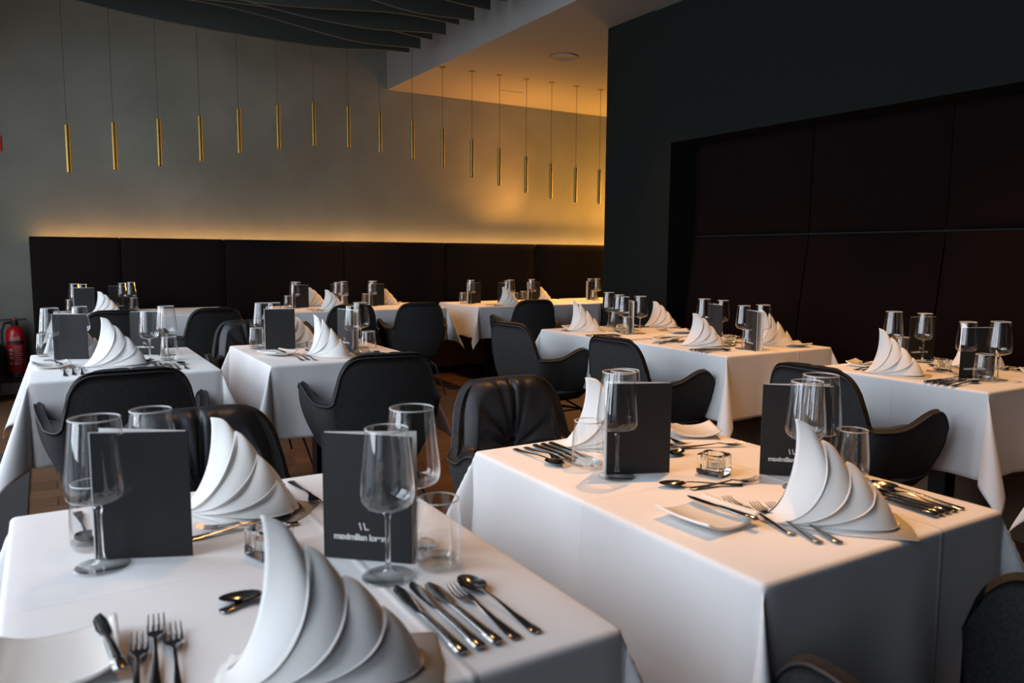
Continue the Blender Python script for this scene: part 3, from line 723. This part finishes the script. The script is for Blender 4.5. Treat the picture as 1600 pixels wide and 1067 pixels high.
BF = upd(FAR, napkin=(-.08, .28, -.3, 2), big=(-.20, .03), small=(-.15, .12), tum=(-.235, .14), menu=(-.13, .10, PI-.2))
setting('TA1', upd(BN, napkin=(-.10, .02, -.5, 2), small=(.16, .26), big=(.23, .28), tum=(.24, .22), menu=(.13, .30, .1)), 0, omit=('plate', 'forks', 'right', 'dess'))
setting('TA1', upd(BF, big=(-.20, .06), small=(-.14, .12), tum=(-.235, .12), menu=(-.135, .0, PI-.3)), 1, omit=('napkin', 'plate', 'forks', 'right', 'dess'))
setting('TB1', upd(BN, tum=(.27, .06), menu=(.24, .12, -.1)), 0, omit=('plate', 'dess'))
setting('TB1', BF, 1, omit=('forks', 'right', 'dess', 'plate'))
setting('TB2', BN, 0, omit=('plate', 'forks', 'right', 'dess', 'napkin', 'big', 'small', 'tum', 'menu'))
setting('TB2', upd(BF, tum=(-.20, .22), plate=(.1, .22, -.3), napkin=(-.12, .22, -.3, 2), bk=(.1, .17, .3)), 1, omit=('forks', 'right', 'dess'))
setting('TC1', BN, 0, omit=('plate', 'dess'))
setting('TC1', BF, 1, omit=('forks', 'right', 'dess', 'plate', 'napkin'))
setting('TC2', upd(BF, napkin=(-.14, .16, -.3, 2), plate=(.0, .22, -.3), bk=(.0, .17, .3)), 1, omit=('forks', 'right', 'dess'))
setting('TD', upd(BF, tum=(-.22, -.05), big=(-.14, .0)), 1, omit=('forks', 'right', 'dess', 'plate', 'napkin'))

# ------------------------------------------------------------------ armchairs
def shell_point(p, t):
    """p in [-1, 1] runs round the shell from left arm front over the back to right arm front; t 0 bottom .. 1 top edge"""
    s = abs(p); sg = 1 if p > 0 else -1
    # top edge height
    c_ = min(1, s/.335); H = .612+.208*(1-c_**7)**.42 if s < .335 else .612
    H += .020*math.exp(-((s-.335)/.03)**2)*(s > .335)+.020*(s <= .335)*(1-(1-c_**7)**.42)
    H += .060*sst(.48, .84, s)
    e = max(0, (s-.86)/.14); H -= .13*(1-math.sqrt(max(0, 1-e**2.2)))
    zb = .335+.03*s
    # plan at arm level (t = .6): back straight, round corner, arm running forward
    def plan(s):
        if s < .33: x = s/.33*.212; y = -.275+.024*(s/.33)**2
        elif s < .55:
            q = (s-.33)/.22; x = .212+.070*math.sin(q*PI/2); y = -.251+.150*(1-math.cos(q*PI/2))
        else:
            q = (s-.55)/.45; x = .282+.022*math.sin(q*PI*.8); y = -.101+.245*q
        return x, y
    x, y = plan(s); z = lerp(zb, H, t)
    hz = (z-.335)/.30
    k = .64+.36*math.sin(min(1, max(0, hz))*PI/2)
    x *= k; y = (y+.02)*(.72+.28*math.sin(min(1, max(0, hz))*PI/2))-.02
    lean = max(0, z-.60)
    y -= lean*.22; x *= 1-.07*sst(.60, .84, z)*(1-sst(.3, .42, s))
    return Vector((sg*x, y, z))
def make_chair():
    g = empty('armchair', (0, 0, 0))
    NU, NV = 132, 16
    th = .030
    def nrm(p, t):
        e = .01; a = shell_point(min(1, p+e), t)-shell_point(max(-1, p-e), t); b = shell_point(p, min(1, t+e))-shell_point(p, max(0, t-e))
        n = a.cross(b)
        return n.normalized() if n.length > 1e-9 else Vector((0, -1, 0))
    P = [[shell_point(2*i/NU-1, j/NV) for i in range(NU+1)] for j in range(NV+1)]
    N_ = [[nrm(2*i/NU-1, j/NV) for i in range(NU+1)] for j in range(NV+1)]
    if N_[8][NU//2].y > 0: N_ = [[-n for n in r] for r in N_]
    mb = MB(); vs = []
    for j in range(NV+1): vs += [P[j][i] for i in range(NU+1)]
    for j in range(NV+1): vs += [P[j][i]-N_[j][i]*th for i in range(NU+1)]
    w = NU+1; off = w*(NV+1)
    fs = [(j*w+i, (j+1)*w+i, (j+1)*w+i+1, j*w+i+1) for j in range(NV) for i in range(NU)]
    fs += [(off+j*w+i, off+j*w+i+1, off+(j+1)*w+i+1, off+(j+1)*w+i) for j in range(NV) for i in range(NU)]
    # rounded rim along top and both arm fronts
    loop = [(NV, i) for i in range(NU+1)]
    rim_o = [(j, 0) for j in range(NV)]+loop+[(j, NU) for j in range(NV-1, -1, -1)]
    mid = []
    for j, i in rim_o:
        p = P[j][i]-N_[j][i]*th*.5
        a_ = rim_o.index((j, i)); q0, q1 = rim_o[max(0, a_-1)], rim_o[min(len(rim_o)-1, a_+1)]
        tg = P[q1[0]][q1[1]]-P[q0[0]][q0[1]]; d = N_[j][i].cross(tg).normalized()*.011
        inner = P[max(0, j-1)][min(NU-1, max(1, i))]-P[j][i]
        if d.dot(inner) > 0: d = -d
        mid.append(len(vs)); vs.append(p+d)
    for a in range(len(rim_o)-1):
        (j0, i0), (j1, i1) = rim_o[a], rim_o[a+1]
        fs.append((j0*w+i0, j1*w+i1, mid[a+1], mid[a])); fs.append((mid[a], mid[a+1], off+j1*w+i1, off+j0*w+i0))
    mb.add(vs, fs)
    # underside pan
    c = len(mb.v); mb.v.append((0, -.01, .322))
    mb.f += [(c, i, i+1) for i in range(NU)]; mb.f.append((c, NU, 0))
    shell_o = mb.build('shell', M_fabric, g, True, None)
    pip = [P[j][i]+N_[j][i]*.001+Vector((0, 0, .001)) for j, i in rim_o if not (i in (0, NU) and j < 5)]
    MB().tube(pip, .0038, 6).build('piping', M_piping, shell_o, True, None)
    # leather back cushion, pulled in at one point with creases running out of it
    def cush(u, v):
        p = lerp(-.62, .62, u); s = abs(p); t = lerp(.42, 1.0, v)
        q = shell_point(p, t); n = Vector((-q.x*1.5, .28, .04)).normalized()
        X, Z = q.x, q.z
        ef = (1-abs(2*u-1)**14)*(1-max(0, (v-.88)/.12)**4)*(1-max(0, (.1-v)/.1)**2)
        dx, dz = X, Z-.60; r = math.hypot(dx, dz); a = math.atan2(dz, dx)
        puff = .050*ef*(1-math.exp(-(r/.10)**2)*.75)
        fan = sum(math.exp(-((math.atan2(math.sin(a-c), math.cos(a-c)))/w_)**2)*h_ for c, w_, h_ in ((1.57, .10, 1), (1.95, .10, .5), (1.2, .09, .8), (.72, .10, .9), (.30, .10, .7), (-.1, .14, .9), (3.2, .14, 1), (2.75, .10, .5), (-1.57, .12, .6)))
        crease = -.020*ef*math.exp(-((r-.05)/(.17))**2)*min(1, fan)
        ax = .010*ef*math.exp(-(X/.010)**2)*(1 if dz > 0 else .2)
        wr = .003*ef*math.sin(60*Z+25*X)*sst(.12, .2, abs(X))
        top = Vector((0, 0, .012*ef*sst(.6, 1, v)))
        return q+n*((th+.002)*(1-1.15*sst(.86, 1, v)*(s < .36))+puff+crease-ax+wr)+top+Vector((0, 0, .014*sst(.84, .97, v)*(1-sst(.2, .34, s))))
    MB().grid(cush, 84, 44).build('back_cushion', M_leather, g, True, None)
    def seat(u, v):
        a = u*2*PI; rr = v; sq = (abs(math.cos(a))**3.2+abs(math.sin(a))**3.2)**(-1/3.2)
        x, y = .235*rr*sq*math.cos(a), .245*rr*sq*math.sin(a)+.015
        e = max(0, (rr-.72)/.28); z = .455-.055*(1-math.sqrt(max(0, 1-e*e)))+.010*(1-rr**2)
        return (x, y, z)
    mb = MB().grid(seat, 48, 18); mb.grid(lambda u, v: (.235*(abs(math.cos(u*2*PI))**3.2+abs(math.sin(u*2*PI))**3.2)**(-1/3.2)*math.cos(u*2*PI)*lerp(1, .8, v), .245*(abs(math.cos(u*2*PI))**3.2+abs(math.sin(u*2*PI))**3.2)**(-1/3.2)*math.sin(u*2*PI)*lerp(1, .8, v)+.015, lerp(.40, .345, v)), 48, 4)
    mb.build('seat_cushion', M_leather, g, True, None)
    fr = MB()
    for sx in (-1, 1):
        for sy in (-1, 1):
            top = (sx*.10, sy*.10-.01, .325); knee = (sx*.165, sy*.165, .27); foot = (sx*.235, sy*.235, 0.004)
            MB().tube([top, knee, foot], [.0065, .0075, .0065], 8).build('leg', M_blackmetal, g, True, 40)
            fr.tube([knee, (sx*.03, sy*.02, .30), (-sx*.10, sy*.10, .325)], .005, 6)
    for sx in (-1, 1): fr.tube([(sx*.165, -.165, .27), (0, -.13, .262), (-sx*.165, -.165, .27)] if sx > 0 else [(.165, .165, .27), (0, .13, .262), (-.165, .165, .27)], .005, 6)
    fr.tube([(.165, -.165, .27), (.13, 0, .262), (.165, .165, .27)], .005, 6); fr.tube([(-.165, -.165, .27), (-.13, 0, .262), (-.165, .165, .27)], .005, 6)
    fr.build('wire_frame', M_blackmetal, g, True, 40)
    return g
CH = [  # x, y (seat centre), facing angle (0 = looks to +y), label
 (.325, 1.86, PI+.0, 'charcoal armchair with smooth dark leather inside facing the camera behind the front left table'),
 (1.315, 1.92, PI-.0, 'charcoal armchair with creased leather inside facing the camera behind the front right table'),
 (1.20, .60, .0, 'dark armchair cut by the bottom edge in front of the front right table'),
 (.245, 3.32, 0, 'charcoal armchair seen from behind at the near side of the middle left table'),
 (1.24, 3.295, -.10, 'charcoal armchair seen from behind at the near side of the middle centre table'),
 (1.06, 4.62, PI, 'dark armchair behind the menu at the far side of the middle centre table'),
 (2.72, 4.08, -PI/2+.12, 'charcoal armchair seen from behind at the farthest alcove table'),
 (2.74, 3.07, -PI/2+.05, 'charcoal armchair seen from behind at the second farthest alcove table'),
 (2.78, 1.90, -PI/2, 'charcoal armchair seen from behind at the second nearest alcove table'),
 (.42, 6.45, 0, 'black armchair back between menus at the first back-wall table from left'),
 (1.04, 6.42, .18, 'black armchair at the bare second back-wall table from left'),
 (2.15, 6.38, 0, 'black armchair behind wine glasses at the third back-wall table from left'),
 (2.80, 6.35, -.18, 'black armchair at the fourth back-wall table from left, left arm showing'),
 (3.93, 6.30, -.15, 'black armchair at the fifth back-wall table from left, left arm showing'),
]
for x, y, r, lab in CH:
    place('chair', make_chair, (x, y, 0), r, lab, 'armchair', 'charcoal armchairs with wire frames')
